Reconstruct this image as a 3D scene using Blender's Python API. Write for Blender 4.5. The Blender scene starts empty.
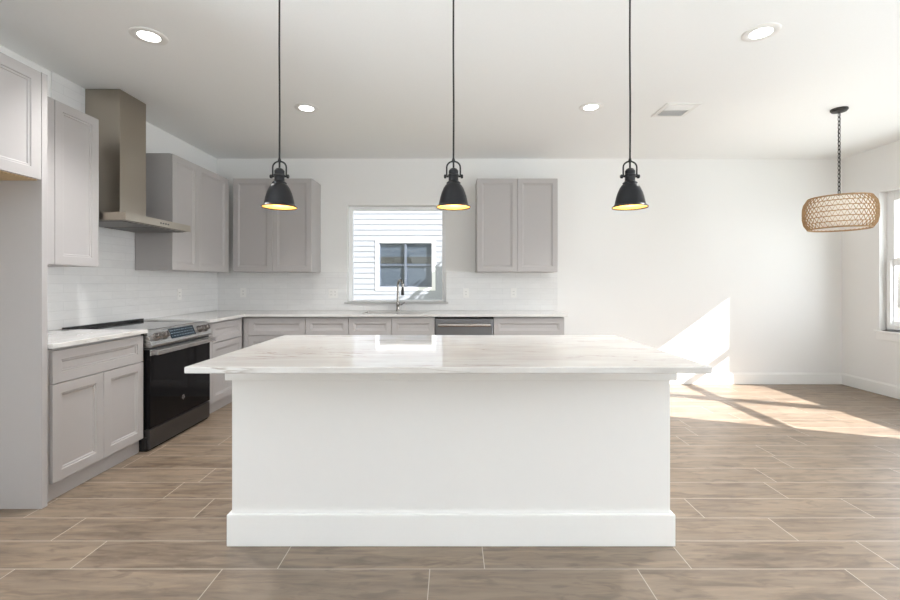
import bpy, bmesh, math, random
from mathutils import Vector, Matrix
random.seed(7)
C = bpy.context.scene.collection
SC = bpy.context.scene
PI = math.pi

# ------------------------------------------------------------------ camera, light, exposure
EYE = 1.232
cd = bpy.data.cameras.new('camera'); cam = bpy.data.objects.new('camera', cd); C.objects.link(cam)
cam.location = (0, 0, EYE); cam.rotation_euler = (PI/2, 0, 0)
cd.sensor_width = 36; cd.lens = 440/900*36
cd.shift_x = -2/900; cd.shift_y = -18/900
cd.clip_start = .02; cd.clip_end = 200
SC.camera = cam

SUN = Vector((1, -.373, .73)).normalized()           # towards the sun
sl = bpy.data.lights.new('sun', 'SUN'); sl.energy = 20; sl.angle = .006; sl.color = (1, .99, .985)
so = bpy.data.objects.new('sun', sl); C.objects.link(so)
so.rotation_euler = SUN.to_track_quat('Z', 'Y').to_euler(); so.location = SUN*20

w = bpy.data.worlds.new('world'); SC.world = w; w.use_nodes = True
nt = w.node_tree; nt.nodes.clear()
sky = nt.nodes.new('ShaderNodeTexSky'); sky.sky_type = 'NISHITA'; sky.sun_disc = False
sky.sun_elevation = math.asin(SUN.z); sky.sun_rotation = math.atan2(SUN.x, SUN.y)
hs = nt.nodes.new('ShaderNodeHueSaturation'); hs.inputs['Saturation'].default_value = .32
bg = nt.nodes.new('ShaderNodeBackground'); bg.inputs['Strength'].default_value = .22
ow = nt.nodes.new('ShaderNodeOutputWorld')
nt.links.new(sky.outputs[0], hs.inputs['Color']); nt.links.new(hs.outputs[0], bg.inputs[0]); nt.links.new(bg.outputs[0], ow.inputs[0])

def portal(loc, rot, sx, sy):
    l = bpy.data.lights.new('daylight_portal', 'AREA'); l.shape = 'RECTANGLE'; l.size = sx; l.size_y = sy
    l.cycles.is_portal = True
    o = bpy.data.objects.new('daylight_portal', l); C.objects.link(o); o.location = loc; o.rotation_euler = rot
portal((4.90, 3.85, 1.46), (PI/2, 0, PI/2), 2.0, 1.6)          # right windows
portal((1.0, -4.72, 1.15), (PI/2, 0, 0), 5.4, 2.3)          # added glazed door behind the camera
portal((-.67, 5.49, 1.57), (-PI/2, 0, 0), 1.2, 1.2)            # window over the sink

def area_light(loc, rot, sx, sy, e, col=(.93, .96, 1), spread=180):         # daylight outside an opening
    l = bpy.data.lights.new('daylight_fill', 'AREA'); l.shape = 'RECTANGLE'; l.size = sx; l.size_y = sy
    l.energy = e; l.color = col; l.spread = math.radians(spread)
    o = bpy.data.objects.new('daylight_fill', l); C.objects.link(o); o.location = loc; o.rotation_euler = [math.radians(a) for a in rot]
COOL = (.845, .925, 1); UPFILL = (.865, .935, 1)  # tints for the sky stand-ins and for the added uplights
area_light((5.35, 4.3, 1.6), (90, 0, 90), 4.3, 2.4, 150, COOL)               # sky outside the right windows
area_light((4.95, .75, 1.2), (90, 0, 90), 1.8, 2.2, 150, COOL)               # added fill through the unseen glass door beside the camera
area_light((1.0, -4.80, 1.15), (90, 0, 0), 5.4, 2.3, 25, COOL)              # added fill through the unseen rear door
area_light((-3.06, -.2, 1.3), (90, 0, -90), 2.8, 2.0, 25, COOL)             # added fill through the unseen left window
area_light((1.0, -5.4, -.3), (150, 0, 0), 5.6, 1.9, 620, UPFILL, 110)         # added uplight outside the rear door, brightens the ceiling
area_light((-4.6, -.2, -.3), (140, 0, -90), 3.6, 2.4, 420, UPFILL, 120)        # added uplight outside the left window, brightens ceiling and right wall
area_light((5.7, .75, -.2), (145, 0, 90), 1.8, 1.6, 15, UPFILL, 140)          # added weak uplight outside the side glass door

vs = SC.view_settings
vs.view_transform = 'Standard'; vs.look = 'None'; vs.gamma = 1; vs.use_curve_mapping = False
vs.exposure = 0.10
cy = SC.cycles
cy.max_bounces = 14; cy.diffuse_bounces = 8; cy.glossy_bounces = 6; cy.transmission_bounces = 6; cy.transparent_max_bounces = 12
cy.use_denoising = True; cy.sample_clamp_indirect = 6; cy.caustics_reflective = False; cy.caustics_refractive = False

# ------------------------------------------------------------------ materials
class NT:
    def __init__(s, name):
        s.m = bpy.data.materials.new(name); s.m.use_nodes = True
        s.t = s.m.node_tree; s.t.nodes.clear()
        s.out = s.n('ShaderNodeOutputMaterial')
    def n(s, t, **k):
        x = s.t.nodes.new(t)
        for a, b in k.items(): setattr(x, a, b)
        return x
    def put(s, sock, v):
        if hasattr(v, 'is_linked') or isinstance(v, bpy.types.NodeSocket): s.t.links.new(v, sock)
        else: sock.default_value = v
    def math(s, op, a, b=0.0, c=0.0):
        x = s.n('ShaderNodeMath', operation=op)
        for i, v in enumerate((a, b, c)): s.put(x.inputs[i], v)
        return x.outputs[0]
    def mix(s, f, a, b, mode='MIX'):
        x = s.n('ShaderNodeMix', data_type='RGBA', blend_type=mode)
        s.put(x.inputs[0], f)
        for i, v in ((6, a), (7, b)): s.put(x.inputs[i], v if not isinstance(v, tuple) else (*v[:3], 1))
        return x.outputs[2]
    def pos(s):
        return s.n('ShaderNodeNewGeometry').outputs['Position']
    def sep(s, v):
        x = s.n('ShaderNodeSeparateXYZ'); s.put(x.inputs[0], v); return x.outputs
    def comb(s, a, b, c=0.0):
        x = s.n('ShaderNodeCombineXYZ')
        for i, v in enumerate((a, b, c)): s.put(x.inputs[i], v)
        return x.outputs[0]
    def scale(s, v, sc, add=None):
        x = s.n('ShaderNodeVectorMath', operation='MULTIPLY'); s.put(x.inputs[0], v); x.inputs[1].default_value = sc
        if add is None: return x.outputs[0]
        y = s.n('ShaderNodeVectorMath', operation='ADD'); s.put(y.inputs[0], x.outputs[0]); s.put(y.inputs[1], add)
        return y.outputs[0]
    def noise(s, v, scale=5., detail=4., rough=.5, dist=0.):
        x = s.n('ShaderNodeTexNoise'); s.put(x.inputs['Vector'], v)
        x.inputs['Scale'].default_value = scale; x.inputs['Detail'].default_value = detail
        x.inputs['Roughness'].default_value = rough; x.inputs['Distortion'].default_value = dist
        return x.outputs['Fac']
    def ramp(s, f, *stops, mode='LINEAR'):
        x = s.n('ShaderNodeValToRGB'); r = x.color_ramp; r.interpolation = mode
        s.put(x.inputs[0], f)
        while len(r.elements) < len(stops): r.elements.new(.5)
        for e, (p, c) in zip(r.elements, stops):
            e.position = p; e.color = (*c, 1) if isinstance(c, tuple) else (c, c, c, 1)
        return x.outputs[0]
    def bump(s, h, strength=.2, dist=.002):
        x = s.n('ShaderNodeBump'); s.put(x.inputs['Height'], h)
        x.inputs['Strength'].default_value = strength; x.inputs['Distance'].default_value = dist
        return x.outputs[0]
    def bsdf(s, col, rough=.5, metal=0., spec=.5, normal=None, coat=0., emit=None, emit_s=0.):
        b = s.n('ShaderNodeBsdfPrincipled')
        s.put(b.inputs['Base Color'], (*col[:3], 1) if isinstance(col, tuple) else col)
        s.put(b.inputs['Roughness'], rough); s.put(b.inputs['Metallic'], metal)
        s.put(b.inputs['Specular IOR Level'], spec); s.put(b.inputs['Coat Weight'], coat)
        if normal is not None: s.put(b.inputs['Normal'], normal)
        if emit is not None:
            b.inputs['Emission Color'].default_value = (*emit, 1); b.inputs['Emission Strength'].default_value = emit_s
        s.t.links.new(b.outputs[0], s.out.inputs[0])
        return s.m

def plain(name, col, rough=.5, metal=0., spec=.5, grain=.04, gs=60., bump=0., **k):
    t = NT(name); f = t.noise(t.pos(), gs, 3)
    c = t.mix(f, tuple(x*(1-grain) for x in col), tuple(min(1, x*(1+grain)) for x in col))
    return t.bsdf(c, rough, metal, spec, normal=t.bump(f, bump) if bump else None, **k)

M = {}
M['wall'] = plain('wall_paint', (.82, .815, .805), .6, spec=.3, grain=.012, gs=180, bump=.05)
M['ceiling'] = plain('ceiling_paint', (.88, .885, .88), .8, spec=.2, grain=.02, gs=120, bump=.08)
M['trim'] = plain('trim_paint', (.85, .845, .83), .35, grain=.008)
M['vinyl'] = plain('white_vinyl', (.85, .855, .86), .35, grain=.008)
M['island'] = plain('island_paint', (.81, .80, .785), .4, grain=.008, gs=20)
M['cab'] = plain('grey_cabinet_paint', (.43, .408, .402), .38, grain=.012, gs=25)
M['cabedge'] = plain('cabinet_reveal', (.10, .095, .09), .6)
M['wood'] = plain('raw_plywood', (.50, .36, .2), .6, grain=.12, gs=14)
M['black'] = plain('black_enamel', (.012, .012, .013), .25)
M['bronze'] = plain('dark_bronze', (.007, .007, .009), .3, spec=.35, grain=.15, gs=40)
M['bglass'] = plain('black_glass', (.004, .004, .005), .06, spec=.16, grain=.0)
M['cook'] = plain('cooktop_glass', (.02, .02, .021), .07, spec=.8, grain=.0)
M['plastic'] = plain('white_plastic', (.8, .79, .77), .35, grain=.005)
M['slot'] = plain('dark_slot', (.08, .08, .08), .6)
M['gold'] = plain('shade_lining', (.75, .48, .16), .35, grain=.05)
M['chrome'] = plain('brushed_nickel', (.55, .52, .49), .22, metal=1., grain=.05)
M['nickel'] = plain('dark_nickel', (.33, .31, .29), .25, metal=1.)#, metal=1., grain=.05)
M['knob'] = plain('knob_metal', (.22, .20, .19), .3, metal=1.)
M['display'] = plain('control_display', (.012, .02, .03), .22, spec=.25, grain=.2, gs=200)
M['legend'] = plain('display_print', (.13, .18, .22), .5)
M['rope'] = plain('rattan_rope', (.43, .285, .155), .75, grain=.25, gs=300, bump=.3)
def fabric(name, col):
    t = NT(name); f = t.noise(t.pos(), 300, 2)
    c = t.mix(f, tuple(x*.97 for x in col), col)
    a = t.n('ShaderNodeBsdfDiffuse'); b = t.n('ShaderNodeBsdfTranslucent'); t.put(a.inputs[0], c); t.put(b.inputs[0], c)
    mx = t.n('ShaderNodeMixShader'); mx.inputs[0].default_value = .45
    t.t.links.new(a.outputs[0], mx.inputs[1]); t.t.links.new(b.outputs[0], mx.inputs[2]); t.t.links.new(mx.outputs[0], t.out.inputs[0]); return t.m
M['liner'] = fabric('shade_fabric', (.9, .88, .85))
M['chain'] = plain('blackened_steel', (.03, .028, .026), .4, metal=.5)
M['dark'] = plain('vent_cavity', (.6, .6, .6), .8)
M['filter'] = plain('filter_mesh', (.2, .19, .18), .45, metal=.8, grain=.3, gs=400)
M['sill'] = plain('stone_sill', (.45, .44, .43), .3, grain=.08)
M['ground'] = plain('grass_ground', (.22, .23, .16), .9, grain=.4, gs=8)
M['leaf'] = plain('leaf_green', (.08, .16, .04), .6, grain=.4)
M['ext'] = plain('exterior_render', (.42, .36, .30), .8, grain=.1, gs=10)
M['bulb'] = plain('lit_bulb', (1, .9, .7), .4, grain=0, emit=(1, .78, .42), emit_s=7)
M['led'] = plain('led_lens', (1, 1, 1), .5, grain=0, emit=(1, .97, .92), emit_s=7)
M['greyframe'] = plain('grey_window_frame', (.13, .15, .19), .4)

def stainless(name, col, rough=.28, axis=(3, 3, 260)):
    t = NT(name); f = t.noise(t.scale(t.pos(), axis), 1., 3, .6)
    c = t.mix(f, tuple(x*.96 for x in col), tuple(x*1.04 for x in col))
    r = t.math('MULTIPLY_ADD', f, .10, rough-.05)
    return t.bsdf(c, r, 1.0, .5, normal=t.bump(f, .02, .0006))
M['steel'] = stainless('brushed_stainless', (.50, .49, .48))
def satin(name, col, rough):
    t = NT(name); f = t.noise(t.scale(t.pos(), (500, 500, 2)), 1., 2, .5)
    return t.bsdf(t.mix(f, tuple(x*.98 for x in col), tuple(x*1.02 for x in col)), t.math('MULTIPLY_ADD', f, .05, rough-.025), 1.0, .5)
M['hood'] = satin('hood_stainless', (.42, .375, .315), .3)
M['dsteel'] = stainless('dark_stainless', (.24, .24, .25), .3)
M['drawersteel'] = stainless('black_stainless', (.12, .12, .125), .32)

def glass(name, ior=1.45, tint=(1, 1, 1)):
    t = NT(name)
    fr = t.n('ShaderNodeFresnel'); bk = t.n('ShaderNodeNewGeometry').outputs['Backfacing']
    t.put(fr.inputs[0], t.math('MULTIPLY_ADD', bk, 1/ior-ior, ior))
    a = t.n('ShaderNodeBsdfTransparent'); a.inputs[0].default_value = (*tint, 1)
    b = t.n('ShaderNodeBsdfGlossy'); b.inputs['Roughness'].default_value = .01
    mx = t.n('ShaderNodeMixShader'); t.put(mx.inputs[0], fr.outputs[0])
    t.t.links.new(a.outputs[0], mx.inputs[1]); t.t.links.new(b.outputs[0], mx.inputs[2])
    t.t.links.new(mx.outputs[0], t.out.inputs[0]); return t.m
M['glass'] = glass('window_glass')
M['nglass'] = glass('neighbour_glass', 1.5, (.8, .85, .9))

def marble(name, axis=(1., 5., 5.), seed=0.):
    t = NT(name); p = t.scale(t.pos(), axis, (seed, seed*.3, 0))
    warp = t.noise(t.scale(t.pos(), (.9, 1.6, 1.6)), 2.2, 3)
    f1 = t.noise(p, 2.2, 8, .62, .7)
    f2 = t.noise(t.scale(p, (1.3, 2.2, 2.2)), 3., 6, .7, .3)
    base = t.mix(t.ramp(f1, (.36, 0.), (.68, 1.)), (.60, .575, .55), (.71, .70, .685))
    base = t.mix(t.math('MULTIPLY', t.ramp(f2, (.5, 0.), (.75, 1.)), .5), base, (.58, .565, .55))
    v = t.math('ABSOLUTE', t.math('SUBTRACT', t.noise(t.scale(p, (.55, .8, .8)), 1.6, 5, .55, 1.4), .5))
    vein = t.math('MULTIPLY', t.ramp(v, (.0, 1.), (.016, 0.)), t.ramp(warp, (.46, 0.), (.6, .85)))
    base = t.mix(vein, base, (.33, .28, .235))
    return t.bsdf(base, .055, 0., .55, coat=.0)
M['marble'] = marble('marble')
M['marbleL'] = marble('marble_side', (5., 1., 5.), 3.)

def tiles(name, ax):
    t = NT(name); x, y, z = t.sep(t.pos())
    uv = t.comb(x if ax == 'x' else y, t.math('ADD', z, -.892))
    b = t.n('ShaderNodeTexBrick'); t.put(b.inputs['Vector'], uv)
    b.offset = .5; b.inputs['Scale'].default_value = 1; b.inputs['Brick Width'].default_value = .305
    b.inputs['Row Height'].default_value = .0655; b.inputs['Mortar Size'].default_value = .0016
    b.inputs['Mortar Smooth'].default_value = .3; b.inputs['Bias'].default_value = 0
    b.inputs['Color1'].default_value = (.765, .76, .755, 1); b.inputs['Color2'].default_value = (.80, .795, .79, 1)
    b.inputs['Mortar'].default_value = (.64, .635, .63, 1)
    wav = t.noise(t.scale(t.pos(), (5, 5, 16)), 1.6, 3, .5, .6)
    h = t.math('ADD', t.math('MULTIPLY', b.outputs['Fac'], -1.), t.math('MULTIPLY', wav, 2.2))
    c = t.mix(t.ramp(wav, (.35, 0.), (.7, 1.)), b.outputs['Color'], t.mix(.12, b.outputs['Color'], (.55, .55, .55)))
    return t.bsdf(c, t.math('MULTIPLY_ADD', b.outputs['Fac'], .5, .13), 0., .5, normal=t.bump(h, .35, .003))
M['tilex'] = tiles('glazed_tile_back', 'x'); M['tiley'] = tiles('glazed_tile_left', 'y')

def floor_mat():
    t = NT('wood_look_tile'); P = t.pos(); x, y, z = t.sep(P)
    v = t.math('DIVIDE', t.math('SUBTRACT', y, .0485), .2045)
    row = t.math('FLOOR', v); fv = t.math('FRACT', v)
    offs = {8: .795, 9: .14, 10: .76, 11: .43, 12: .135}
    rr = random.Random(5); stops = []
    for i in range(32):
        o = offs.get(i, rr.random()*.89)
        stops.append((i/32, o/.89))
    ri = t.math('DIVIDE', t.math('ADD', t.math('MODULO', t.math('ADD', row, 32.), 32.), .5), 32.)
    off = t.ramp(ri, *stops, mode='CONSTANT')
    u = t.math('SUBTRACT', t.math('DIVIDE', x, .89), off)
    tid = t.math('FLOOR', u); fu = t.math('FRACT', u)
    du = t.math('MULTIPLY', t.math('MINIMUM', fu, t.math('SUBTRACT', 1., fu)), .89)
    dv = t.math('MULTIPLY', t.math('MINIMUM', fv, t.math('SUBTRACT', 1., fv)), .2045)
    d = t.math('MINIMUM', du, dv)
    grout = t.ramp(t.math('MULTIPLY', d, 100.), (.13, 1.), (.24, 0.))
    wn = t.n('ShaderNodeTexWhiteNoise', noise_dimensions='2D'); t.put(wn.inputs['Vector'], t.comb(tid, row))
    jit = t.scale(wn.outputs['Color'], (13., 7., 5.))
    streak = t.noise(t.scale(P, (1.6, 14., 1.), jit), 1.3, 7, .62, .6)
    cloud = t.noise(t.scale(P, (1.8, 4.5, 1.), jit), 2., 4, .55, .3)
    fine = t.noise(t.scale(P, (6., 120., 1.), jit), 1., 3, .6)
    c = t.mix(t.ramp(streak, (.36, 0.), (.64, 1.)), (.105, .072, .047), (.335, .250, .178))
    c = t.mix(t.math('MULTIPLY', t.ramp(cloud, (.38, 0.), (.62, 1.)), .55), c, (.29, .228, .175))
    c = t.mix(t.math('MULTIPLY', t.ramp(t.noise(t.scale(P, (2.5, 9., 1.), jit), 2.4, 3, .5, 1.), (.53, 0.), (.68, 1.)), .6), c, (.09, .062, .043))
    c = t.mix(t.math('MULTIPLY', fine, .2), c, (.18, .135, .098))
    c = t.mix(t.math('MULTIPLY', wn.outputs['Value'], .25), c, (.25, .20, .16))
    c = t.mix(1., c, (.90, .87, .825), 'MULTIPLY')
    c = t.mix(grout, c, (.47, .41, .34))
    h = t.math('SUBTRACT', t.math('MULTIPLY', streak, .35), grout)
    return t.bsdf(c, t.math('MULTIPLY_ADD', streak, .12, .38), 0., .9, normal=t.bump(h, .25, .002))
M['floor'] = floor_mat()

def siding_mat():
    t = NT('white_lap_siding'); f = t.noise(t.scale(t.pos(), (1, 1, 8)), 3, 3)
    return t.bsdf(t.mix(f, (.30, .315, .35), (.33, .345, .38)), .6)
M['siding'] = siding_mat()
M['backing'] = plain('grey_backing', (.21, .215, .225), .8)  # flat grey behind the neighbour's glass and siding
M['band'] = plain('brown_roof_reflection', (.15, .12, .085), .8)  # brown of a reflected roof, painted into the neighbour's window

# ------------------------------------------------------------------ mesh helpers
def box(bm, x0, x1, y0, y1, z0, z1):
    v = [bm.verts.new((x, y, z)) for z in (z0, z1) for y in (y0, y1) for x in (x0, x1)]
    for q in ((0, 2, 3, 1), (4, 5, 7, 6), (0, 1, 5, 4), (2, 6, 7, 3), (0, 4, 6, 2), (1, 3, 7, 5)):
        bm.faces.new([v[i] for i in q])
    return bm
def B(*boxes):
    bm = bmesh.new()
    for b in boxes: box(bm, *b)
    return bm
def prism(bm, pts, y0, y1, plane='xz'):
    """polygon pts in plane, swept along the remaining axis"""
    def mk(a, b, s):
        return {'xz': (a, s, b), 'yz': (s, a, b), 'xy': (a, b, s)}[plane]
    A = [bm.verts.new(mk(a, b, y0)) for a, b in pts]; D = [bm.verts.new(mk(a, b, y1)) for a, b in pts]
    n = len(pts)
    bm.faces.new(A); bm.faces.new(D[::-1])
    for i in range(n): bm.faces.new((A[i], D[i], D[(i+1) % n], A[(i+1) % n]))
    bmesh.ops.recalc_face_normals(bm, faces=bm.faces)
    return bm
def lathe(bm, prof, c=(0, 0, 0), n=40, axis='z', closed=False):
    rings = []
    for r, h in prof:
        ring = []
        for i in range(n):
            a = 2*PI*i/n; p = (r*math.cos(a), r*math.sin(a), h)
            if axis == 'x': p = (h, p[0], p[1])
            if axis == 'y': p = (p[0], h, p[1])
            ring.append(bm.verts.new((p[0]+c[0], p[1]+c[1], p[2]+c[2])))
        rings.append(ring)
    pairs = list(zip(rings, rings[1:]))
    if closed: pairs.append((rings[-1], rings[0]))
    for a, b in pairs:
        for i in range(n): bm.faces.new((a[i], a[(i+1) % n], b[(i+1) % n], b[i]))
    if not closed:
        if prof[0][0] > 1e-4: bm.faces.new(rings[0][::-1])
        if prof[-1][0] > 1e-4: bm.faces.new(rings[-1])
    bmesh.ops.remove_doubles(bm, verts=bm.verts, dist=1e-6)
    bmesh.ops.recalc_face_normals(bm, faces=bm.faces)
    return bm
def tube(bm, pts, r, n=8, loop=False):
    pts = [Vector(p) for p in pts]; N = len(pts); rings = []; ref = None
    for i, p in enumerate(pts):
        a = pts[(i-1) % N] if (loop or i > 0) else p; b = pts[(i+1) % N] if (loop or i < N-1) else p
        d = (b-a).normalized()
        if ref is None:
            ref = Vector((0, 0, 1)) if abs(d.z) < .9 else Vector((1, 0, 0))
        ref = (ref - d*ref.dot(d)).normalized(); s = d.cross(ref)
        rings.append([bm.verts.new(p + (ref*math.cos(2*PI*k/n)+s*math.sin(2*PI*k/n))*r) for k in range(n)])
    for i in range(N if loop else N-1):
        a, b = rings[i], rings[(i+1) % N]
        for k in range(n): bm.faces.new((a[k], a[(k+1) % n], b[(k+1) % n], b[k]))
    if not loop: bm.faces.new(rings[0][::-1]); bm.faces.new(rings[-1])
    return bm
def panel(w, h, t=.02, rail=.057):
    """shaker front: local x width, z height, front face at y=0 looking to -y"""
    bm = bmesh.new(); box(bm, 0, w, 0, t, 0, h); bm.normal_update()
    f = min(bm.faces, key=lambda f: f.calc_center_median().y)
    rail = min(rail, h*.3, w*.3)
    for th, dp in ((rail, 0), (.002, -.006), (.010, 0), (.003, -.005)):
        bmesh.ops.inset_region(bm, faces=[f], thickness=th, depth=dp, use_even_offset=True)
    return bm

def link(name, bm, mat, parent=None, org=(0, 0, 0), bevel=0., smooth=None, seg=2):
    if any(org): bmesh.ops.translate(bm, verts=bm.verts, vec=-Vector(org))
    me = bpy.data.meshes.new(name); bm.to_mesh(me); bm.free()
    me.materials.append(M[mat])
    o = bpy.data.objects.new(name, me); C.objects.link(o)
    if parent: o.parent = parent
    if smooth is not None:
        for p in me.polygons: p.use_smooth = True
        me.set_sharp_from_angle(angle=math.radians(smooth))
    if bevel:
        b = o.modifiers.new('bevel', 'BEVEL'); b.width = bevel; b.segments = seg; b.limit_method = 'ANGLE'; b.angle_limit = math.radians(40)
    return o
def tag(o, label, cat=None, group=None, kind=None):
    o['label'] = label
    if cat: o['category'] = cat
    if group: o['group'] = group
    if kind: o['kind'] = kind
    return o
class Thing:
    def __init__(s, name, label, cat, org, group=None, kind=None):
        s.o = bpy.data.objects.new(name, None); C.objects.link(s.o); s.o.location = org; s.org = Vector(org)
        s.o.empty_display_size = .1
        tag(s.o, label, cat, group, kind)
    def part(s, name, bm, mat, parent=None, label=None, **k):
        o = link(name, bm, mat, parent or s.o, s.org, **k)
        if label: o['label'] = label
        return o
def copy_tree(src, loc, label):
    r = src.copy(); C.objects.link(r); r.location = loc; r['label'] = label
    for ch in src.children:
        c = ch.copy(); C.objects.link(c); c.parent = r
        for g in ch.children:
            d = g.copy(); C.objects.link(d); d.parent = c
    return r
def one(name, bm, mat, label, cat, kind=None, group=None, **k):
    return tag(link(name, bm, mat, **k), label, cat, group, kind)

# ------------------------------------------------------------------ room shell
XL, XR, YB, YR, ZC = -2.838, 4.71, 5.314, -4.6, 2.722
T = .15
one('floor', B((XL-T, XR+T, YR-T, YB+T, -.12, 0)), 'floor', 'wood-look porcelain plank floor running across the whole room', 'floor', 'structure')
one('ceiling', B((XL-T, XR+T, YR-T, YB+T, ZC, ZC+.25)), 'ceiling', 'flat white painted ceiling over kitchen and dining area', 'ceiling', 'structure')
one('wall_left', B((XL-T, XL, YR-T, -1.6, 0, ZC), (XL-T, XL, 1.2, YB+T, 0, ZC), (XL-T, XL, -1.6, 1.2, 0, .3), (XL-T, XL, -1.6, 1.2, 2.3, ZC)), 'wall', 'white left wall behind the range, mostly covered by cabinets', 'wall', 'structure')
WX0, WX1, WZ0, WZ1 = -1.264, -.075, .99, 2.157
one('wall_back', B((XL, WX0, YB, YB+T, 0, ZC), (WX1, XR, YB, YB+T, 0, ZC), (WX0, WX1, YB, YB+T, 0, WZ0), (WX0, WX1, YB, YB+T, WZ1, ZC)),
    'wall', 'white far wall with the window over the sink', 'wall', 'structure')
RY0, RY1, RZ0, RZ1 = 2.88, 4.85, .70, 2.22
one('wall_right', B((XR, XR+T, YR-T, -.2, 0, ZC), (XR, XR+T, -.2, 1.7, 2.3, ZC), (XR, XR+T, 1.7, RY0, 0, ZC), (XR, XR+T, RY1, YB+T, 0, ZC), (XR, XR+T, RY0, RY1, 0, RZ0), (XR, XR+T, RY0, RY1, RZ1, ZC)),
    'wall', 'white right wall with the tall bright windows', 'wall', 'structure')
DX0, DX1, DZ1 = -1.6, 3.6, 2.25
one('wall_rear', B((XL, DX0, YR-T, YR, 0, ZC), (DX1, XR, YR-T, YR, 0, ZC), (DX0, DX1, YR-T, YR, DZ1, ZC)), 'wall',
    'white wall behind the camera with a wide glazed opening added for light', 'wall', 'structure')

def baseboard(name, pts, label):      # pts: run of (x0,x1,y0,y1) lower box + thinner top lip
    one(name, pts, 'trim', label, 'baseboard', 'structure', bevel=.003)
bb = .135
baseboard('baseboard_back', B((1.215, XR, YB-.016, YB, 0, bb-.012), (1.215, XR, YB-.010, YB, bb-.012, bb)), 'white baseboard along the foot of the far wall right of the cabinets')
baseboard('baseboard_right', B((XR-.016, XR, YR, YB-.016, 0, bb-.012), (XR-.010, XR, YR, YB-.016, bb-.012, bb)), 'white baseboard along the foot of the right wall')

# tile backsplash
zt = 1.352
one('trim_1', B((XL+.010, WX0-.001, YB-.010, YB, .89, zt), (WX1+.001, 1.272, YB-.010, YB, .89, zt), (WX0-.001, WX1+.001, YB-.010, YB, .89, WZ0-.022)), 'tilex',
    'glossy white tile backsplash on the far wall below the upper cabinets', 'tile backsplash', 'structure')
one('trim_2', B((XL, XL+.010, 2.43, YB, .89, zt), (XL, XL+.010, 3.11, 3.922, zt, ZC)), 'tiley',
    'glossy white tile backsplash on the left wall, rising to the ceiling behind the hood', 'tile backsplash', 'structure')

# window over the sink
t = Thing('window_1', 'white fixed window over the sink looking at the siding next door', 'window', (WX0, YB, WZ0), kind='structure')
yg0, yg1 = YB+.075, YB+.125; fw = .045
t.part('window_frame', B((WX0, WX0+fw, yg0, yg1, WZ0, WZ1), (WX1-fw, WX1, yg0, yg1, WZ0, WZ1), (WX0+fw, WX1-fw, yg0, yg1, WZ1-fw, WZ1), (WX0+fw, WX1-fw, yg0, yg1, WZ0, WZ0+.022)), 'vinyl', bevel=.003)
t.part('glass_pane', B((WX0+fw, WX1-fw, yg0+.022, yg0+.028, WZ0+.022, WZ1-fw)), 'glass')
t.part('window_sill', B((WX0-.03, WX1+.03, YB-.03, YB, WZ0-.022, WZ0), (WX0, WX1, YB, yg0, WZ0-.002, WZ0+.004)), 'sill', label='pale grey stone sill')

# pair of windows in the right wall
def hung(name, y0, y1, gy0, gy1, label):
    t = Thing(name, label, 'window', (XR+.085, y0, RZ0), kind='structure', group='tall windows in the right wall')
    x0, x1 = XR+.085, XR+.115; gz0, gz1, r0, r1 = .81, 2.117, 1.409, 1.489
    t.part('window_frame', B((x0, x1, y0, gy0, RZ0, RZ1), (x0, x1, gy1, y1, RZ0, RZ1), (x0, x1, gy0, gy1, RZ0, gz0), (x0, x1, gy0, gy1, gz1, RZ1), (x0, x1, gy0, gy1, r0, r1)), 'vinyl', bevel=.003)
    t.part('inner_sash', B((x0-.03, x0, gy0-.06, gy0-.025, RZ0+.02, r0+.06), (x0-.03, x0, gy1+.012, gy1+.055, RZ0+.02, r0+.06), (x0-.03, x0, gy0-.025, gy1+.012, RZ0+.02, RZ0+.07)), 'vinyl', bevel=.003)
    t.part('glass_pane', B((x0+.012, x0+.017, gy0, gy1, gz0, r0)), 'glass'); t.part('glass_pane', B((x0+.012, x0+.017, gy0, gy1, r1, gz1)), 'glass')
hung('window_2', 3.885, RY1, 3.97, 4.770, 'white sash window in the right wall, the one nearer the far corner')
hung('window_3', RY0, 3.885, 2.98, 3.80, 'white sash window in the right wall, the one nearer the camera')
one('trim_3', B((XR-.03, XR+.085, RY0-.04, RY1+.04, RZ0-.022, RZ0), (XR-.014, XR, RY0-.02, RY1+.02, RZ0-.10, RZ0-.022)), 'trim', 'white stool and apron below the right wall windows', 'window sill', 'structure', bevel=.003)

t = Thing('added_door_2', 'white framed sliding glass door, unseen, added in the right wall to let light in', 'door', (XR+.085, -.2, 0), kind='structure')  # added out of view to bring in light from the right
x0, x1 = XR+.085, XR+.115
t.part('door_frame', B((x0, x1, -.2, -.15, 0, 2.3), (x0, x1, 1.65, 1.7, 0, 2.3), (x0, x1, .72, .78, .05, 2.25), (x0, x1, -.15, 1.65, 0, .05), (x0, x1, -.15, 1.65, 2.25, 2.3)), 'vinyl')
t.part('glass_pane', B((x0+.012, x0+.017, -.15, .72, .05, 2.25)), 'glass'); t.part('glass_pane', B((x0+.012, x0+.017, .78, 1.65, .05, 2.25)), 'glass')
t = Thing('added_window_4', 'white framed picture window, unseen, added in the left wall to let light in', 'window', (XL-.115, -1.6, .3), kind='structure')  # added out of view to light the ceiling and right wall
x0, x1 = XL-.115, XL-.085
t.part('window_frame', B((x0, x1, -1.6, -1.52, .3, 2.3), (x0, x1, 1.12, 1.2, .3, 2.3), (x0, x1, -.24, -.16, .38, 2.22), (x0, x1, -1.52, 1.12, .3, .38), (x0, x1, -1.52, 1.12, 2.22, 2.3)), 'vinyl')
t.part('glass_pane', B((x0+.012, x0+.017, -1.52, -.24, .38, 2.22)), 'glass'); t.part('glass_pane', B((x0+.012, x0+.017, -.16, 1.12, .38, 2.22)), 'glass')
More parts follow.
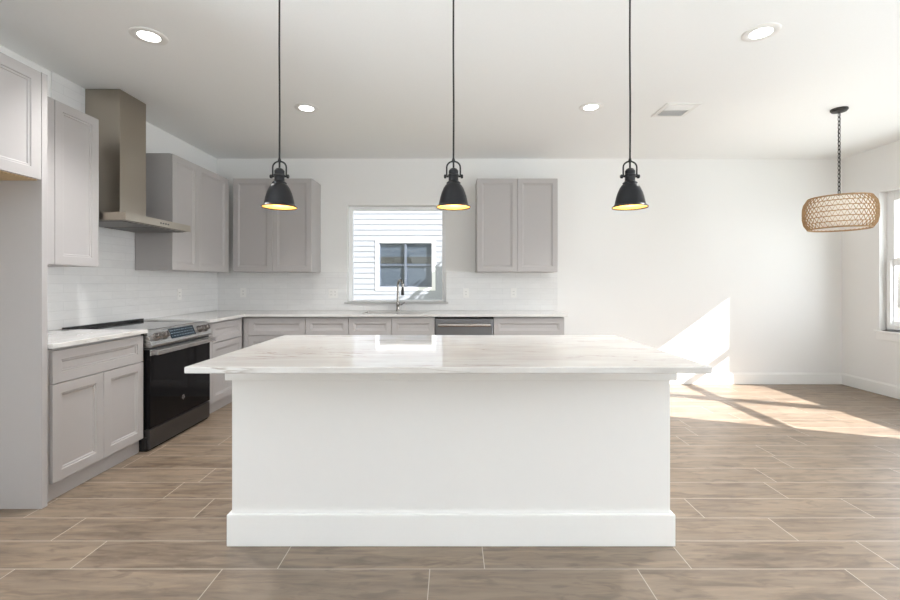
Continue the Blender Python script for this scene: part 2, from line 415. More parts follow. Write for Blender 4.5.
# glazed door added behind the camera, out of view, to let light in
t = Thing('added_door_1', 'white framed sliding glass door, unseen, added behind the camera to let light in', 'door', (DX0, YR-.1, 0), kind='structure')
fr = [(DX0, DX1, YR-.11, YR-.06, DZ1-.05, DZ1), (DX0, DX1, YR-.11, YR-.06, 0, .04)]
for i in range(5):
    x = DX0 + (DX1-DX0-.05)*i/4; fr.append((x, x+.05, YR-.11, YR-.06, .04, DZ1-.05))
t.part('door_frame', B(*fr), 'vinyl')
for i in range(4):
    x = DX0 + (DX1-DX0-.05)*i/4; t.part('glass_pane', B((x+.05, x+(DX1-DX0-.05)/4, YR-.09, YR-.084, .04, DZ1-.05)), 'glass')

# ------------------------------------------------------------------ outside
one('sun_block_roof', B((-2.4, 8.6, -8.5, YR-T, 2.75, 2.9), (XR+T, 8.6, YR-T, 1.9, 2.75, 2.9)), 'trim', 'unseen roof slab added behind and beside the camera to block the sun', 'sun blocker', 'structure')  # unseen slab added to keep direct sun out of the added openings
one('ground', B((-30, 30, -25, 40, -.62, -.5)), 'ground', 'grassy ground outside the house', 'ground', 'structure')
NY = 12.5; nx0, nx1, nz0, nz1 = -2.07, -.57, 1.09, 2.34
t = Thing('neighbouring_house', 'white sided house wall with a dark window, seen through the sink window', 'house', (-1, NY, -.5))
bm = bmesh.new(); ex = .153; z = -.5
HX0, HX1 = -9., 7.
while z < 5.4:
    segs = [(HX0, HX1)] if (z+ex <= nz0-.05 or z >= nz1+.05) else [(HX0, nx0-.06), (nx1+.06, HX1)]
    for a, b in segs: prism(bm, [(NY-.012, z), (NY+.05, z), (NY+.05, z+ex), (NY-.002, z+ex)], a, b, 'yz')
    z += ex
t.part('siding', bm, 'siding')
t.part('house_side', B((HX0, nx0-.06, NY+.05, NY+.2, -.5, 5.4), (nx1+.06, HX1, NY+.05, NY+.2, -.5, 5.4), (nx0-.06, nx1+.06, NY+.05, NY+.2, -.5, nz0-.06), (nx0-.06, nx1+.06, NY+.05, NY+.2, nz1+.06, 5.4), (HX0, HX1, NY+.9, NY+1, -.5, 5.4)), 'backing')
t.part('window_casing', B((nx0-.1, nx0, NY-.018, NY+.05, nz0-.1, nz1+.1), (nx1, nx1+.1, NY-.018, NY+.05, nz0-.1, nz1+.1), (nx0, nx1, NY-.018, NY+.05, nz1, nz1+.1), (nx0, nx1, NY-.018, NY+.05, nz0-.1, nz0)), 'vinyl')
xm = (nx0+nx1)/2; zm = nz0 + .62
f = t.part('window', B((nx0, nx0+.035, NY, NY+.05, nz0, nz1), (nx1-.035, nx1, NY, NY+.05, nz0, nz1), (xm-.03, xm+.03, NY, NY+.05, nz0, nz1), (nx0, nx1, NY, NY+.05, nz1-.03, nz1), (nx0, nx1, NY, NY+.05, nz0, nz0+.03), (nx0, nx1, NY+.005, NY+.04, zm-.012, zm+.012)), 'greyframe', label='grey framed slider window')
t.part('pane', B((nx0+.035, nx1-.035, NY+.025, NY+.03, nz0+.03, nz1-.03)), 'nglass', f)
t.part('pane_backing', B((nx0, nx1, NY+.045, NY+.05, zm+.24, nz1), (nx0, nx1, NY+.045, NY+.05, nz0, zm+.05)), 'backing', f)  # grey sheets behind the glass set the upper and lower pane tone
t.part('roof_reflection', B((nx0, nx1, NY+.04, NY+.05, zm+.05, zm+.24)), 'band', f)  # brown strip paints the reflected roof of this house into the pane
t.part('roof', prism(bmesh.new(), [(NY-.5, 5.4), (NY+1.6, 6.6), (NY+1.6, 5.4)], HX0-.3, HX1+.3, 'yz'), 'ext')

TX, TY = 3.75, 11.0
t = Thing('garden_tree', 'leafy tree between the two houses, shading the siding next door', 'tree', (TX, TY, -.5))
t.part('trunk', tube(bmesh.new(), [(TX, TY, -.5), (TX+.02, TY, 1.4), (TX-.05, TY-.02, 3.), (TX, TY-.05, 4.6)], .09, 10), 'ext')
bm = bmesh.new(); rt = random.Random(11)
for i in range(270):
    c = Vector((TX+rt.gauss(0, .42), TY+rt.gauss(0, .16), 3.75+rt.gauss(0, .38)))
    d1 = Vector((rt.uniform(-1, 1), rt.uniform(-1, 1), rt.uniform(-1, 1))).normalized(); d2 = d1.cross(Vector((rt.uniform(-1, 1), rt.uniform(-1, 1), rt.uniform(-1, 1)))).normalized()
    l_ = rt.uniform(.07, .14)
    bm.faces.new([bm.verts.new(c+d1*l_), bm.verts.new(c+d2*l_*.45), bm.verts.new(c-d1*l_), bm.verts.new(c-d2*l_*.45)])
t.part('foliage', bm, 'leaf')

# ------------------------------------------------------------------ cabinet builders
def front(t, name, wall, a0, a1, z0, z1, face, **k):
    """shaker front on the left run (wall='L': a = y, face = x) or the back run (wall='B': a = x, face = y)"""
    bm = panel(a1-a0, z1-z0, **k)
    if wall == 'B': bmesh.ops.translate(bm, verts=bm.verts, vec=(a0, face, z0))
    else:
        bmesh.ops.rotate(bm, verts=bm.verts, cent=(0, 0, 0), matrix=Matrix.Rotation(PI/2, 3, 'Z'))
        bmesh.ops.translate(bm, verts=bm.verts, vec=(face, a0, z0))
    return t.part(name, bm, 'cab', bevel=.0015)
FL, FB = -2.228, 4.70          # door faces of the base runs
G = .0025
ZD0, ZD1, ZW0, ZW1 = .105, .655, .661, .845

# near-left base cabinet
t = Thing('base_cabinet', 'grey two-door base cabinet with wide drawer left of the range', 'cabinet', (XL+.012, 2.424, 0), 'grey base cabinets')
t.part('carcass', B((XL+.012, FL-.02, 2.424, 3.180, .10, .855)), 'cab', bevel=.001)
t.part('toe_kick', B((XL+.012, FL-.035, 2.424, 3.180, 0, .10)), 'cab')
front(t, 'drawer', 'L', 2.455, 3.176, ZW0, ZW1, FL)
front(t, 'door', 'L', 2.455, 2.815, ZD0, ZD1, FL); front(t, 'door', 'L', 2.818, 3.176, ZD0, ZD1, FL)

# left run, right of range
t = Thing('base_cabinet', 'grey narrow base cabinet between the range and the inside corner', 'cabinet', (XL+.012, 3.994, 0), 'grey base cabinets')
t.part('carcass', B((XL+.012, FL-.02, 3.994, 4.71, .10, .855)), 'cab', bevel=.001)
t.part('toe_kick', B((XL+.012, FL-.035, 3.994, 4.71, 0, .10)), 'cab')
t.part('filler', B((FL-.02, FL, 3.996, 4.085, .105, .845)), 'cab', bevel=.001)
front(t, 'drawer', 'L', 4.09, 4.665, ZW0, ZW1, FL); front(t, 'door', 'L', 4.09, 4.665, ZD0, ZD1, FL)

# back run
def base(x0, x1, label, fronts, filler=None):
    t = Thing('base_cabinet', label, 'cabinet', ((x0+x1)/2, FB, 0), 'grey base cabinets')
    t.part('carcass', B((x0, x1, FB+.02, YB-.012, .10, .855)) if 'sink' not in label else
           B((x0, x0+.018, FB+.02, YB-.012, .10, .855), (x1-.018, x1, FB+.02, YB-.012, .10, .855), (x0+.018, x1-.018, FB+.02, YB-.012, .10, .118), (x0+.018, x1-.018, FB+.02, FB+.038, .118, .855)), 'cab', bevel=.001)
    t.part('toe_kick', B((x0, x1, FB+.055, YB-.012, 0, .10)), 'cab')
    if filler: t.part('filler', B((filler[0], filler[1], FB+.004, FB+.02, .105, .845)), 'cab', bevel=.001)
    for nm, a, b, z0, z1 in fronts: front(t, nm, 'B', a+G, b-G, z0, z1, FB)
xs = [-2.18, -1.567, -1.106, -.646, -.184, .443, 1.202]
base(-2.246, xs[1]-.001, 'grey base cabinet on the far run, in the inside corner', [('drawer', xs[0], xs[1], ZW0, ZW1), ('door', xs[0], xs[1], ZD0, ZD1)], (-2.224, xs[0]-.001))
base(xs[1]+.001, xs[2]-.001, 'grey narrow single-door base cabinet left of the sink cabinet', [('drawer', xs[1], xs[2], ZW0, ZW1), ('door', xs[1], xs[2], ZD0, ZD1)])
base(xs[2]+.001, xs[4]-.006, 'grey sink base cabinet with two false fronts below the window', [('false_front', xs[2], xs[3], ZW0, ZW1), ('false_front', xs[3], xs[4], ZW0, ZW1), ('door', xs[2], xs[3], ZD0, ZD1), ('door', xs[3], xs[4], ZD0, ZD1)])
base(xs[5]+.006, xs[6], 'grey base cabinet right of the dishwasher, at the end of the far run', [('drawer', xs[5], xs[6], ZW0, ZW1), ('door', xs[5], (xs[5]+xs[6])/2, ZD0, ZD1), ('door', (xs[5]+xs[6])/2, xs[6], ZD0, ZD1)])

# dishwasher
t = Thing('dishwasher', 'stainless dishwasher with a bar handle built in under the far worktop', 'dishwasher', (.13, FB, 0))
a, b = xs[4]+.006, xs[5]-.006
t.part('tub', B((a-.006, b+.006, FB+.02, YB-.05, .10, .853)), 'black')
t.part('door', B((a, b, FB-.006, FB+.02, .11, .838)), 'dsteel', bevel=.004)
bm = tube(bmesh.new(), [(a+.03, FB-.045, .775), (b-.03, FB-.045, .775)], .019, 14)
box(bm, a+.05, a+.07, FB-.045, FB-.006, .768, .782); box(bm, b-.07, b-.05, FB-.045, FB-.006, .768, .782)
t.part('handle', bm, 'chrome', smooth=40, label='bright steel bar handle')
t.part('toe_kick', B((a, b, FB+.055, FB+.08, 0, .10)), 'black')

# upper cabinets
UL, UB = -2.493, 4.969; UZ0, UZ1 = 1.345, 2.405
def upper(wall, a0, a1, splits, label, back):
    z0, z1 = (1.338, 2.382) if wall == 'L' else (UZ0, UZ1)
    org = (XL+.011, a0, z0) if wall == 'L' else (a0, YB, UZ0)
    t = Thing('wall_cabinet', label, 'cabinet', org, 'grey wall cabinets')
    if wall == 'L': t.part('carcass', B((XL+.011, UL-.02, a0, back, z0, z1)), 'cab', bevel=.001)
    else: t.part('carcass', B((a0, a1, UB+.02, YB, UZ0, UZ1)), 'cab', bevel=.001)
    for p, q in zip(splits, splits[1:]): front(t, 'door', wall, p+.0015, q-.0015, z0+.004, z1-.004, UL if wall == 'L' else UB)
    return t
upper('L', 2.424, 3.108, [2.424, 2.762, 3.108], 'grey two-door wall cabinet left of the hood, beside the tall panel', 3.108)
upper('L', 3.925, 4.955, [3.925, 4.32, 4.88], 'grey two-door wall cabinet right of the hood, on the left wall', 4.955)
upper('B', -2.475, -1.586, [-2.475, -2.03, -1.586], 'grey two-door wall cabinet on the far wall left of the window', None)
upper('B', .282, 1.195, [.282, .739, 1.195], 'grey two-door wall cabinet on the far wall right of the window', None)

# tall panel and bridge cabinet over the refrigerator bay
PX = -2.225
one('tall_end_panel', B((XL, PX, 2.387, 2.421, 0, 2.37)), 'cab', 'tall grey full-height panel closing the empty refrigerator bay at left', 'panel', bevel=.0015)
t = Thing('bridge_cabinet', 'grey cabinet high over the empty refrigerator bay at left edge', 'cabinet', (XL+.012, 1.45, 1.786))
t.part('carcass', B((XL+.012, PX-.022, 1.45, 2.385, 1.792, 2.37)), 'cab', bevel=.001)
t.part('underside', B((XL+.012, PX-.024, 1.45, 2.385, 1.782, 1.792)), 'wood', label='bare yellowish wood underside')
front(t, 'door', 'L', 1.455, 1.917, 1.786, 2.366, PX); front(t, 'door', 'L', 1.92, 2.384, 1.786, 2.366, PX)

# ------------------------------------------------------------------ worktops, sink, faucet
ZT = .89; ZU = .863
one('worktop', B((XL+.011, -2.198, 2.4225, 3.182, ZU, ZT)), 'marbleL', 'short marble worktop on the cabinet left of the range', 'worktop', bevel=.003)
SX0, SX1, SY0, SY1 = -.985, -.307, 4.775, 5.16
bm = bmesh.new(); yb = YB-.011; CF = 4.672; CE = 1.227
outer = [(XL+.011, 3.99), (-2.198, 3.99), (-2.198, CF), (CE, CF), (CE, yb), (XL+.011, yb)]
pieces = [(XL+.011, -2.198, 3.99, CF), (XL+.011, SX0, CF, yb), (SX1, CE, CF, yb), (SX0, SX1, CF, SY0), (SX0, SX1, SY1, yb)]
for p in pieces: box(bm, *p, ZU, ZT)
one('worktop', bm, 'marble', 'long L-shaped marble worktop running from the range along the far wall', 'worktop')
t = Thing('sink', 'stainless undermount sink set in the worktop below the window', 'sink', ((SX0+SX1)/2, 4.97, .65))
t.part('basin', B((SX0-.01, SX0, SY0-.01, SY1+.01, .66, ZU), (SX1, SX1+.01, SY0-.01, SY1+.01, .66, ZU), (SX0, SX1, SY0-.01, SY0, .66, ZU), (SX0, SX1, SY1, SY1+.01, .66, ZU), (SX0-.01, SX1+.01, SY0-.01, SY1+.01, .65, .66)), 'dsteel', bevel=.002)
t.part('drain', lathe(bmesh.new(), [(0, .0), (.05, .0), (.05, .006), (.04, .008), (0, .005)], ((SX0+SX1)/2, 4.98, .66), 28), 'chrome', smooth=40)

fx, fy = -.64, 5.215
t = Thing('faucet', 'brushed nickel gooseneck faucet standing behind the sink', 'faucet', (fx, fy, ZT))
t.part('base', lathe(bmesh.new(), [(0, 0), (.026, 0), (.027, .004), (.025, .01), (.021, .014), (.019, .05), (.021, .053), (.021, .10), (.017, .108), (0, .108)], (fx, fy, ZT), 28), 'nickel', smooth=35)
ang = math.radians(-52); dx, dy = math.cos(ang), math.sin(ang); R = .052
pts = [(fx, fy, ZT+.10), (fx, fy, ZT+.2), (fx, fy, ZT+.312)]
for i in range(1, 13):
    a = PI*i/12; k = R*(1-math.cos(a)); pts.append((fx+dx*k, fy+dy*k, ZT+.312+R*math.sin(a)))
e = pts[-1]; pts.append((e[0], e[1], e[2]-.03))
t.part('spout', tube(bmesh.new(), pts, .0145, 14), 'nickel', smooth=50)
t.part('spray_head', lathe(bmesh.new(), [(0, 0), (.013, 0), (.017, -.025), (.019, -.09), (.016, -.1), (0, -.1)], (e[0], e[1], e[2]-.025), 24), 'chain', smooth=35, label='darker pull-down spray head')
bm = tube(bmesh.new(), [(fx+.015, fy, ZT+.075), (fx+.05, fy-.006, ZT+.078)], .011, 12); tube(bm, [(fx+.045, fy-.005, ZT+.078), (fx+.085, fy-.03, ZT+.10)], .006, 10)
t.part('lever', bm, 'nickel', smooth=50)

# ------------------------------------------------------------------ range
ry0, ry1 = 3.189, 3.985; RF = -2.19
rg = Thing('range', 'stainless and black slide-in electric range below the hood', 'range', (-2.5, 3.587, 0))
rg.part('body', B((XL+.03, RF-.045, ry0, ry1, .012, .858), (XL+.03, RF-.02, ry0+.002, ry1-.002, .0, .1)), 'black', bevel=.002)
rg.part('cooktop', B((XL+.045, RF-.045, ry0+.001, ry1-.001, .859, .880)), 'cook', bevel=.003, label='black glass cooktop')
rg.part('rear_trim', B((XL+.012, XL+.045, ry0-.004, ry1+.004, .859, .902)), 'black', bevel=.003)
bm = prism(bmesh.new(), [(RF-.06, .878), (RF-.03, .878), (RF+.018, .770), (RF+.008, .755), (RF-.044, .755), (RF-.044, .86), (RF-.06, .86)], ry0, ry1, 'xz')
cp = rg.part('control_panel', bm, 'steel', bevel=.003)
# frame of the slanted panel: point at height z on its face, pushed out by k
p0 = Vector((RF-.03, 0, .878)); p1 = Vector((RF+.018, 0, .770)); dn = (p1-p0).normalized(); nr = Vector((-dn.z, 0, dn.x)); nr = nr if nr.x > 0 else -nr
def on_panel(y, s, k=0.): v = p0 + dn*s + nr*k; return Vector((v.x, y, v.z))
L = (p1-p0).length
def slab(y0, y1, s0, s1, k0, k1):
    bm = bmesh.new()
    v = [bm.verts.new(on_panel(y, s, k)) for k in (k0, k1) for s in (s0, s1) for y in (y0, y1)]
    for q in ((0, 2, 3, 1), (4, 5, 7, 6), (0, 1, 5, 4), (2, 6, 7, 3), (0, 4, 6, 2), (1, 3, 7, 5)): bm.faces.new([v[i] for i in q])
    bmesh.ops.recalc_face_normals(bm, faces=bm.faces); return bm
dp = rg.part('display', slab(ry0+.235, ry1-.235, .014, L-.022, -.004, .002), 'display', cp, label='dark blue touch display')
bm = bmesh.new()
rr = random.Random(3)
for r_ in range(3):
    y = ry0+.25
    while y < ry1-.26:
        wd = rr.choice((.010, .016, .022)); s = .030 + r_*.022
        m2 = slab(y, y+wd, s, s+.005, .002, .0026); me = bpy.data.meshes.new('tmp'); m2.to_mesh(me); m2.free(); bm.from_mesh(me); bpy.data.meshes.remove(me)
        y += wd + rr.choice((.008, .014))
rg.part('touch_legend', bm, 'legend', cp)
qn = nr.to_track_quat('Z', 'Y').to_matrix().to_4x4()
for y in (ry0+.075, ry0+.165, ry1-.165, ry1-.075):
    bm = lathe(bmesh.new(), [(0, 0), (.031, 0), (.031, .006), (.024, .009), (.022, .034), (.019, .038), (0, .038)], n=28)
    box(bm, -.004, .004, -.021, .021, .036, .044)
    bmesh.ops.transform(bm, matrix=Matrix.Translation(on_panel(y, L*.5, 0)) @ qn, verts=bm.verts)
    rg.part('knob', bm, 'knob', cp, smooth=35, bevel=0)
rg.part('vent_strip', B((RF-.044, RF-.012, ry0+.004, ry1-.004, .738, .755)), 'slot')
od = rg.part('oven_door', B((RF-.044, RF, ry0+.003, ry1-.003, .165, .738)), 'bglass', bevel=.004, label='black glass oven door')
rg.part('door_trim', B((RF-.002, RF+.004, ry0+.003, ry1-.003, .694, .738)), 'steel', od, bevel=.002)
bm = bmesh.new(); box(bm, RF+.035, RF+.058, ry0+.004, ry1-.004, .700, .738)
box(bm, RF+.002, RF+.036, ry0+.012, ry0+.05, .703, .735); box(bm, RF+.002, RF+.036, ry1-.05, ry1-.012, .703, .735)
rg.part('door_handle', bm, 'steel', od, bevel=.006, seg=3)
bm = lathe(bmesh.new(), [(0, 0), (.019, 0), (.019, .002), (0, .002)], n=28, axis='x', c=(RF-.0005, 3.587, .295))
rg.part('emblem', bm, 'steel', od, smooth=40, label='round silver maker emblem')
bm = bmesh.new()
ring = [(RF+.0018, 3.587+.0155*math.cos(a), .295+.0155*math.sin(a)) for a in [2*PI*i/24 for i in range(24)]]
tube(bm, ring, .0011, 5, loop=True)
def curl(cy_, cz_, r, a0, a1, n=12): return [(RF+.0018, cy_+r*math.cos(a0+(a1-a0)*i/n), cz_+r*math.sin(a0+(a1-a0)*i/n)) for i in range(n+1)]
tube(bm, curl(3.587-.005, .295, .0065, .6, 5.6)+[(RF+.0018, 3.587-.001, .295), (RF+.0018, 3.587-.006, .295)], .001, 5)
tube(bm, curl(3.587+.006, .2985, .0036, .6, 4.6)+curl(3.587+.006, .2915, .0038, 1.7, 5.8), .001, 5)
rg.part('monogram', bm, 'black', od)
rg.part('storage_drawer', B((RF-.044, RF-.002, ry0+.003, ry1-.003, .016, .158)), 'drawersteel', bevel=.004)

# hood
t = Thing('range_hood', 'stainless chimney range hood on the tiled left wall', 'hood', (XL+.011, 3.54, 1.67))
hx = -2.32; h0, h1 = 3.13, 3.908
bm = B((XL+.011, hx, h0, h1, 1.674, 1.730))
bm.faces.ensure_lookup_table()
top = max(bm.faces, key=lambda f: f.calc_center_median().z)
bmesh.ops.inset_region(bm, faces=[top], thickness=.004, depth=0)
bmesh.ops.translate(bm, verts=top.verts, vec=(0, 0, .0))
t.part('canopy', bm, 'hood', bevel=.002)
bm = bmesh.new()
lo = [(XL+.011, h0+.02), (hx-.05, h0+.02), (hx-.05, h1-.02), (XL+.011, h1-.02)]; hi = [(XL+.011, 3.385), (-2.553, 3.385), (-2.553, 3.685), (XL+.011, 3.685)]
A = [bm.verts.new((x, y, 1.730)) for x, y in lo]; D = [bm.verts.new((x, y, 1.757)) for x, y in hi]
bm.faces.new(A[::-1]); bm.faces.new(D)
for i in range(4): bm.faces.new((A[i], A[(i+1) % 4], D[(i+1) % 4], D[i]))
t.part('transition', bm, 'hood')
t.part('chimney', B((XL+.011, -2.558, 3.39, 3.68, 1.757, ZC-.003)), 'hood', bevel=.002)
t.part('filter', B((XL+.05, hx-.05, h0+.03, (h0+h1)/2-.01, 1.668, 1.675)), 'filter'); t.part('filter', B((XL+.05, hx-.05, (h0+h1)/2+.01, h1-.03, 1.668, 1.675)), 'filter')
for i in range(4): t.part('button', B((hx-.001, hx+.003, 3.50+.03*i, 3.515+.03*i, 1.697, 1.707)), 'slot')

# ------------------------------------------------------------------ outlets
def outlet_back(gangs, label, first=None):
    w_ = .07 + .046*(gangs-1)
    t = Thing('wall_outlet', label, 'outlet', (0, 0, 0), 'outlets and switches on the backsplash')
    t.part('cover_plate', B((-w_/2, w_/2, -.005, 0, -.057, .057)), 'plastic', bevel=.002)
    for g in range(gangs):
        cx = (g-(gangs-1)/2)*.046
        d_ = t.part('receptacle', B((cx-.0165, cx+.0165, -.007, -.004, -.034, .034)), 'plastic', bevel=.001)
        for sz in (-.018, .018):
            for sx in (-.006, .006): t.part('slot', B((cx+sx-.0012, cx+sx+.0012, -.0075, -.006, sz-.006, sz+.006)), 'slot', d_)
    return t.o
s = 82.9
def wall_x(px): return (px-452)/s
def wall_z(py): return EYE-(py-282)/s
o1 = outlet_back(1, 'white outlet on the far backsplash under the left wall cabinet'); o1.location = (wall_x(243.5), YB-.010, 1.105)
o2 = outlet_back(2, 'white double-gang plate on the far backsplash just left of the window'); o2.location = (wall_x(333.5), YB-.010, 1.095)
o3 = copy_tree(o1, (wall_x(466), YB-.010, 1.10), 'white outlet on the far backsplash just right of the window')
o4 = copy_tree(o1, (wall_x(513.5), YB-.010, 1.10), 'white outlet on the far backsplash below the middle of the right wall cabinet')
o5 = copy_tree(o1, (XL+.010, 4.56, 1.105), 'white outlet on the left wall tiles, right of the range'); o5.rotation_euler = (0, 0, PI/2)

# ------------------------------------------------------------------ island
t = Thing('kitchen_island', 'white panelled kitchen island base with tall skirting', 'island', (0, 2.42, 0))
ix0, ix1, iy0, iy1 = -1.033, 1.024, 2.065, 2.80
t.part('body', B((ix0, ix1, iy0, iy1, 0, ZU)), 'island', bevel=.002)
sk = .017
bm = bmesh.new()
for (x0, x1, y0, y1) in ((ix0-sk, ix1+sk, iy0-sk, iy0), (ix0-sk, ix0, iy0, iy1), (ix1, ix1+sk, iy0, iy1), (ix0-sk, ix1+sk, iy1, iy1+sk)):
    box(bm, x0, x1, y0, y1, 0, .147)
t.part('skirting', bm, 'trim', bevel=.003)
bm = bmesh.new(); mk = .022
for (x0, x1, y0, y1) in ((ix0-mk, ix1+mk, iy0-mk, iy0), (ix0-mk, ix0, iy0, iy1), (ix1, ix1+mk, iy0, iy1), (ix0-mk, ix1+mk, iy1, iy1+mk)):
    box(bm, x0, x1, y0, y1, ZU-.088, ZU)
t.part('top_moulding', bm, 'trim', bevel=.002)
one('island_worktop', B((-1.079, 1.049, 1.771, 2.838, ZU, ZT)), 'marble', 'large polished marble slab on top of the white island', 'worktop', bevel=.004, seg=3)

# ------------------------------------------------------------------ pendants
def pendant(label):
    t = Thing('pendant_lamp', label, 'pendant lamp', (0, 0, 0), 'black dome pendants over the island')
    H = ZC - 1.604                                # rim (z=0) to ceiling
    out = [(.0925, 0), (.0935, .004), (.090, .008), (.080, .016), (.0785, .022), (.076, .034), (.0715, .056), (.064, .082), (.054, .106), (.044, .122), (.032, .131), (.028, .134)]
    prof = [(r_*.93, h_*.92) for r_, h_ in out + [(.026, .131), (.042, .118), (.052, .102), (.062, .079), (.0695, .054), (.074, .033), (.0765, .021), (.078, .0145), (.088, .006), (.0905, .002)]]
    bm = lathe(bmesh.new(), prof, n=56, closed=True)
    sh = t.part('shade', bm, 'bronze', smooth=40)
    # inner lining
    ln = [(.0885, .0045), (.0775, .0125), (.0758, .020), (.0733, .032), (.0688, .053), (.0613, .078), (.0513, .101), (.0413, .117), (.0255, .130), (0, .130)]
    ln = [(r_*.93, h_*.92) for r_, h_ in ln]
    bm = bmesh.new(); n = 56; rings = [[bm.verts.new((r*math.cos(2*PI*i/n), r*math.sin(2*PI*i/n), h)) for i in range(n)] for r, h in ln[:-1]]
    for a, b in zip(rings, rings[1:]):
        for i in range(n): bm.faces.new((b[i], b[(i+1) % n], a[(i+1) % n], a[i]))
    bm.faces.new(rings[-1][::-1])
    t.part('lining', bm, 'gold', sh, smooth=60, label='gold inner lining')
    t.part('socket_cap', lathe(bmesh.new(), [(r_, h_-.0115) for r_, h_ in [(0, .130), (.034, .130), (.036, .136), (.030, .141), (.025, .146), (.024, .165), (.028, .168), (.028, .176), (.024, .180), (.0245, .196), (.017, .206), (.008, .210), (0, .210)]], n=36), 'bronze', smooth=35)
    bm = bmesh.new(); pts = []
    for i in range(13):
        a = PI*i/12; pts.append((.034*math.cos(a), 0,   .202+.034*math.sin(a)*.9))
    pts = [(.034, 0, .153)] + pts + [(-.034, 0, .153)]
    tube(bm, pts, .0042, 8)
    yk = t.part('yoke', bm, 'bronze', smooth=50)
    for sgn in (-1, 1):
        bm = lathe(bmesh.new(), [(0, .024*sgn), (.005, .024*sgn), (.005, .036*sgn), (.010, .037*sgn), (.010, .045*sgn), (.007, .048*sgn), (0, .048*sgn)], (0, 0, .157), 20, 'x')
        t.part('knob', bm, 'bronze', yk, smooth=35)
    t.part('ferrule', lathe(bmesh.new(), [(0, .196), (.0045, .196), (.0045, .226), (.008, .229), (.008, .238), (.0045, .25), (0, .25)], n=16), 'bronze', smooth=40)
    t.part('cord', tube(bmesh.new(), [(0, 0, .24), (.001, 0, .5), (-.001, 0, .8), (0, 0, H-.02)], .0045, 10), 'bronze', smooth=60)
    t.part('ceiling_canopy', lathe(bmesh.new(), [(0, H-.028), (.012, H-.028), (.055, H-.018), (.06, H-.012), (.06, H), (0, H)], n=36), 'bronze', smooth=35)
    t.part('bulb', lathe(bmesh.new(), [(0, .03), (.018, .034), (.028, .048), (.030, .06), (.024, .082), (.014, .105), (.013, .119), (0, .119)], n=24), 'bulb', smooth=60)
    return t.o
PY = 2.205; ps = 440/PY
p1_ = pendant('black dome pendant hanging over the left end of the island'); p1_.location = ((279.5-452)/ps, PY, 1.604)
p2_ = copy_tree(p1_, ((453.5-452)/ps, PY, 1.604), 'black dome pendant hanging over the middle of the island')
p3_ = copy_tree(p1_, ((630-452)/ps, PY, 1.604), 'black dome pendant hanging over the right end of the island')
for p in (p1_, p2_, p3_):
    l = bpy.data.lights.new('pendant_glow', 'POINT'); l.energy = 1.4; l.color = (1, .72, .38); l.shadow_soft_size = .02
    o = bpy.data.objects.new('pendant_glow', l); C.objects.link(o); o.parent = p; o.location = (0, 0, .018)

# rattan pendant
rx, ry = 3.335, 3.79
t = Thing('rattan_pendant', 'woven rattan drum pendant hanging over the dining area', 'pendant lamp', (rx, ry, 1.69))
t.part('ceiling_canopy', lathe(bmesh.new(), [(0, ZC-.03), (.012, ZC-.03), (.052, ZC-.024), (.062, ZC-.012), (.062, ZC), (0, ZC)], (rx, ry, 0), 36), 'chain', smooth=35)
bm = bmesh.new(); z = ZC-.03; k = 0
zb = 1.96
while z > zb:
    ln_ = .046; pts = []
    for i in range(14):
        a = 2*PI*i/14; u = .0105*math.cos(a); v = (ln_/2)*math.sin(a)
        pts.append((rx+(u if k % 2 else 0), ry+(0 if k % 2 else u), z-ln_/2+v))
    tube(bm, pts, .0028, 5, loop=True); z -= ln_-.011; k += 1
tube(bm, [(rx+.004, ry, ZC-.03), (rx-.004, ry, 2.5), (rx+.004, ry, 2.25), (rx-.002, ry, zb-.02)], .002, 6)
t.part('chain', bm, 'chain', smooth=60)
RZb, RZt = 1.69, 1.955
def rprof(f):                                     # rounded drum: f 0..1 from bottom to top
    return .212 + .036*(1-abs(2*f-1)**3.2)
bm = bmesh.new(); NR = 7; NZ = 42
lv = [i/(NR-1) for i in range(NR)]
for f_ in lv:
    r = rprof(f_); z = RZb+(RZt-RZb)*f_
    tube(bm, [(rx+r*math.cos(2*PI*i/64), ry+r*math.sin(2*PI*i/64), z) for i in range(64)], .0036 if f_ not in (0., 1.) else .0065, 6, loop=True)
for f0, f1 in zip(lv, lv[1:]):
    pts = []
    for i in range(NZ*2):
        f_ = f0 if i % 2 else f1; r = rprof(f_)+.002; a = 2*PI*i/(NZ*2)
        pts.append((rx+r*math.cos(a), ry+r*math.sin(a), RZb+(RZt-RZb)*f_))
    tube(bm, pts, .0042, 5, loop=True)
# spokes at the top
for i in range(3):
    a = 2*PI*i/3+.3; tube(bm, [(rx, ry, RZt-.004), (rx+.2*math.cos(a), ry+.2*math.sin(a), RZt-.002)], .004, 6)
t.part('woven_shade', bm, 'rope', smooth=60)
bm = bmesh.new(); n = 56; rings = []
for i in range(11):
    f_ = .03+.94*i/10; r = rprof(f_)-.022; rings.append([bm.verts.new((rx+r*math.cos(2*PI*q/n), ry+r*math.sin(2*PI*q/n), RZb+(RZt-RZb)*f_)) for q in range(n)])
for a, b in zip(rings, rings[1:]):
    for i in range(n): bm.faces.new((a[i], a[(i+1) % n], b[(i+1) % n], b[i]))
lin = t.part('lining', bm, 'liner', smooth=60, label='off-white fabric lining')
sd = lin.modifiers.new('solid', 'SOLIDIFY'); sd.thickness = .003
t.part('diffuser', lathe(bmesh.new(), [(0, RZb+.012), (.185, RZb+.012), (.185, RZb+.018), (0, RZb+.018)], (rx, ry, 0), 48), 'plastic', smooth=35, label='white round diffuser')
l = bpy.data.lights.new('drum_glow', 'POINT'); l.energy = 5; l.color = (1, .95, .88); l.shadow_soft_size = .05
o = bpy.data.objects.new('drum_glow', l); C.objects.link(o); o.parent = t.o; o.location = (0, 0, .10)
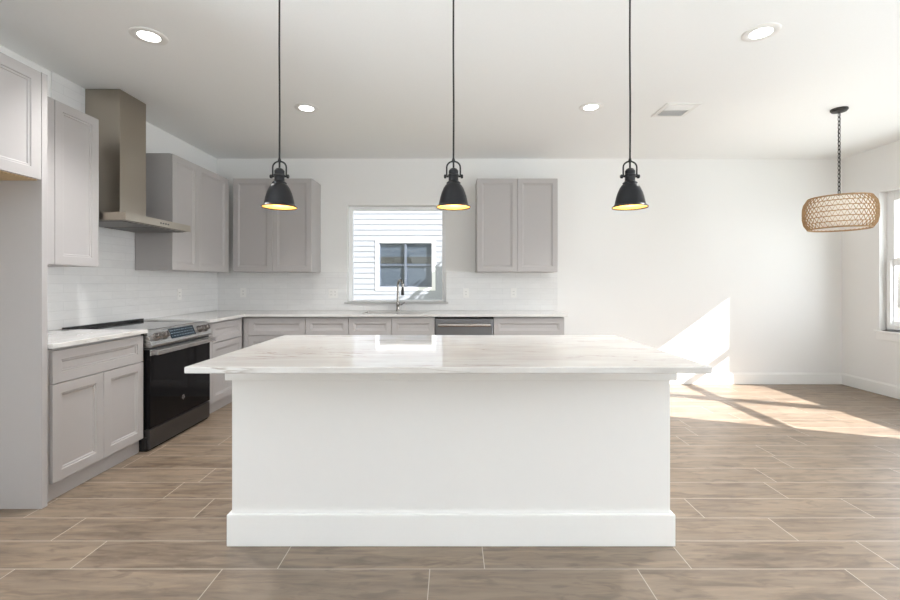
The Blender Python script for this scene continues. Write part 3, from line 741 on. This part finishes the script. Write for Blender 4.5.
t.part('socket', lathe(bmesh.new(), [(0, zb-.10), (.02, zb-.10), (.02, zb-.02), (.008, zb), (0, zb)], (rx, ry, 0), 24), 'chain', smooth=35)

# ------------------------------------------------------------------ recessed lights and vent
def can(label):
    t = Thing('recessed_light', label, 'ceiling light', (0, 0, 0), 'recessed ceiling lights')
    t.part('trim_ring', lathe(bmesh.new(), [(.060, 0), (.100, 0), (.100, -.003), (.094, -.006), (.066, -.007), (.060, -.004)], n=48, closed=True), 'plastic', smooth=40)
    t.part('lens', lathe(bmesh.new(), [(0, -.001), (.060, -.001), (.060, -.004), (0, -.005)], n=48), 'led', smooth=40, label='glowing white lens')
    return t.o
def ceil_pt(px, py):
    s_ = (282-py)/(ZC-EYE); return ((px-452)/s_, 440/s_, ZC)
c1 = can('round recessed light above the range side, front left of the ceiling'); c1.location = ceil_pt(149, 36)
cans = [c1, copy_tree(c1, ceil_pt(306.5, 108), 'round recessed light between the left and middle pendant cords'),
        copy_tree(c1, ceil_pt(591, 107), 'round recessed light between the middle and right pendant cords'),
        copy_tree(c1, ceil_pt(761, 32.5), 'round recessed light front right of the ceiling, beyond the vent')]
for p in cans:
    l = bpy.data.lights.new('downlight', 'SPOT'); l.energy = 118; l.color = (1, .99, .98); l.spot_size = 1.9; l.spot_blend = .8; l.shadow_soft_size = .065
    o = bpy.data.objects.new('downlight', l); C.objects.link(o); o.parent = p; o.location = (0, 0, -.02)

vx0, vx1, vy0, vy1 = 1.79, 2.08, 3.66, 3.96
t = Thing('ceiling_vent', 'square white louvred air vent in the ceiling', 'vent', ((vx0+vx1)/2, (vy0+vy1)/2, ZC))
e = .038
t.part('frame', B((vx0, vx1, vy0, vy0+e, ZC-.007, ZC), (vx0, vx1, vy1-e, vy1, ZC-.007, ZC), (vx0, vx0+e, vy0+e, vy1-e, ZC-.007, ZC), (vx1-e, vx1, vy0+e, vy1-e, ZC-.007, ZC)), 'plastic', bevel=.003)
t.part('duct', B((vx0+e, vx1-e, vy0+e, vy1-e, ZC-.0015, ZC)), 'dark')
n = 9
for i in range(n):
    y = vy0+e+.006+(vy1-vy0-2*e-.012)*i/(n-1); d_ = .007 if i < n//2 else -.007
    bm = prism(bmesh.new(), [(y-d_*.9, ZC-.002), (y-d_*.9+.0015, ZC-.002), (y+d_*.9+.0015, ZC-.012), (y+d_*.9, ZC-.012)], vx0+e, vx1-e, 'yz')
    t.part('louvre', bm, 'plastic')
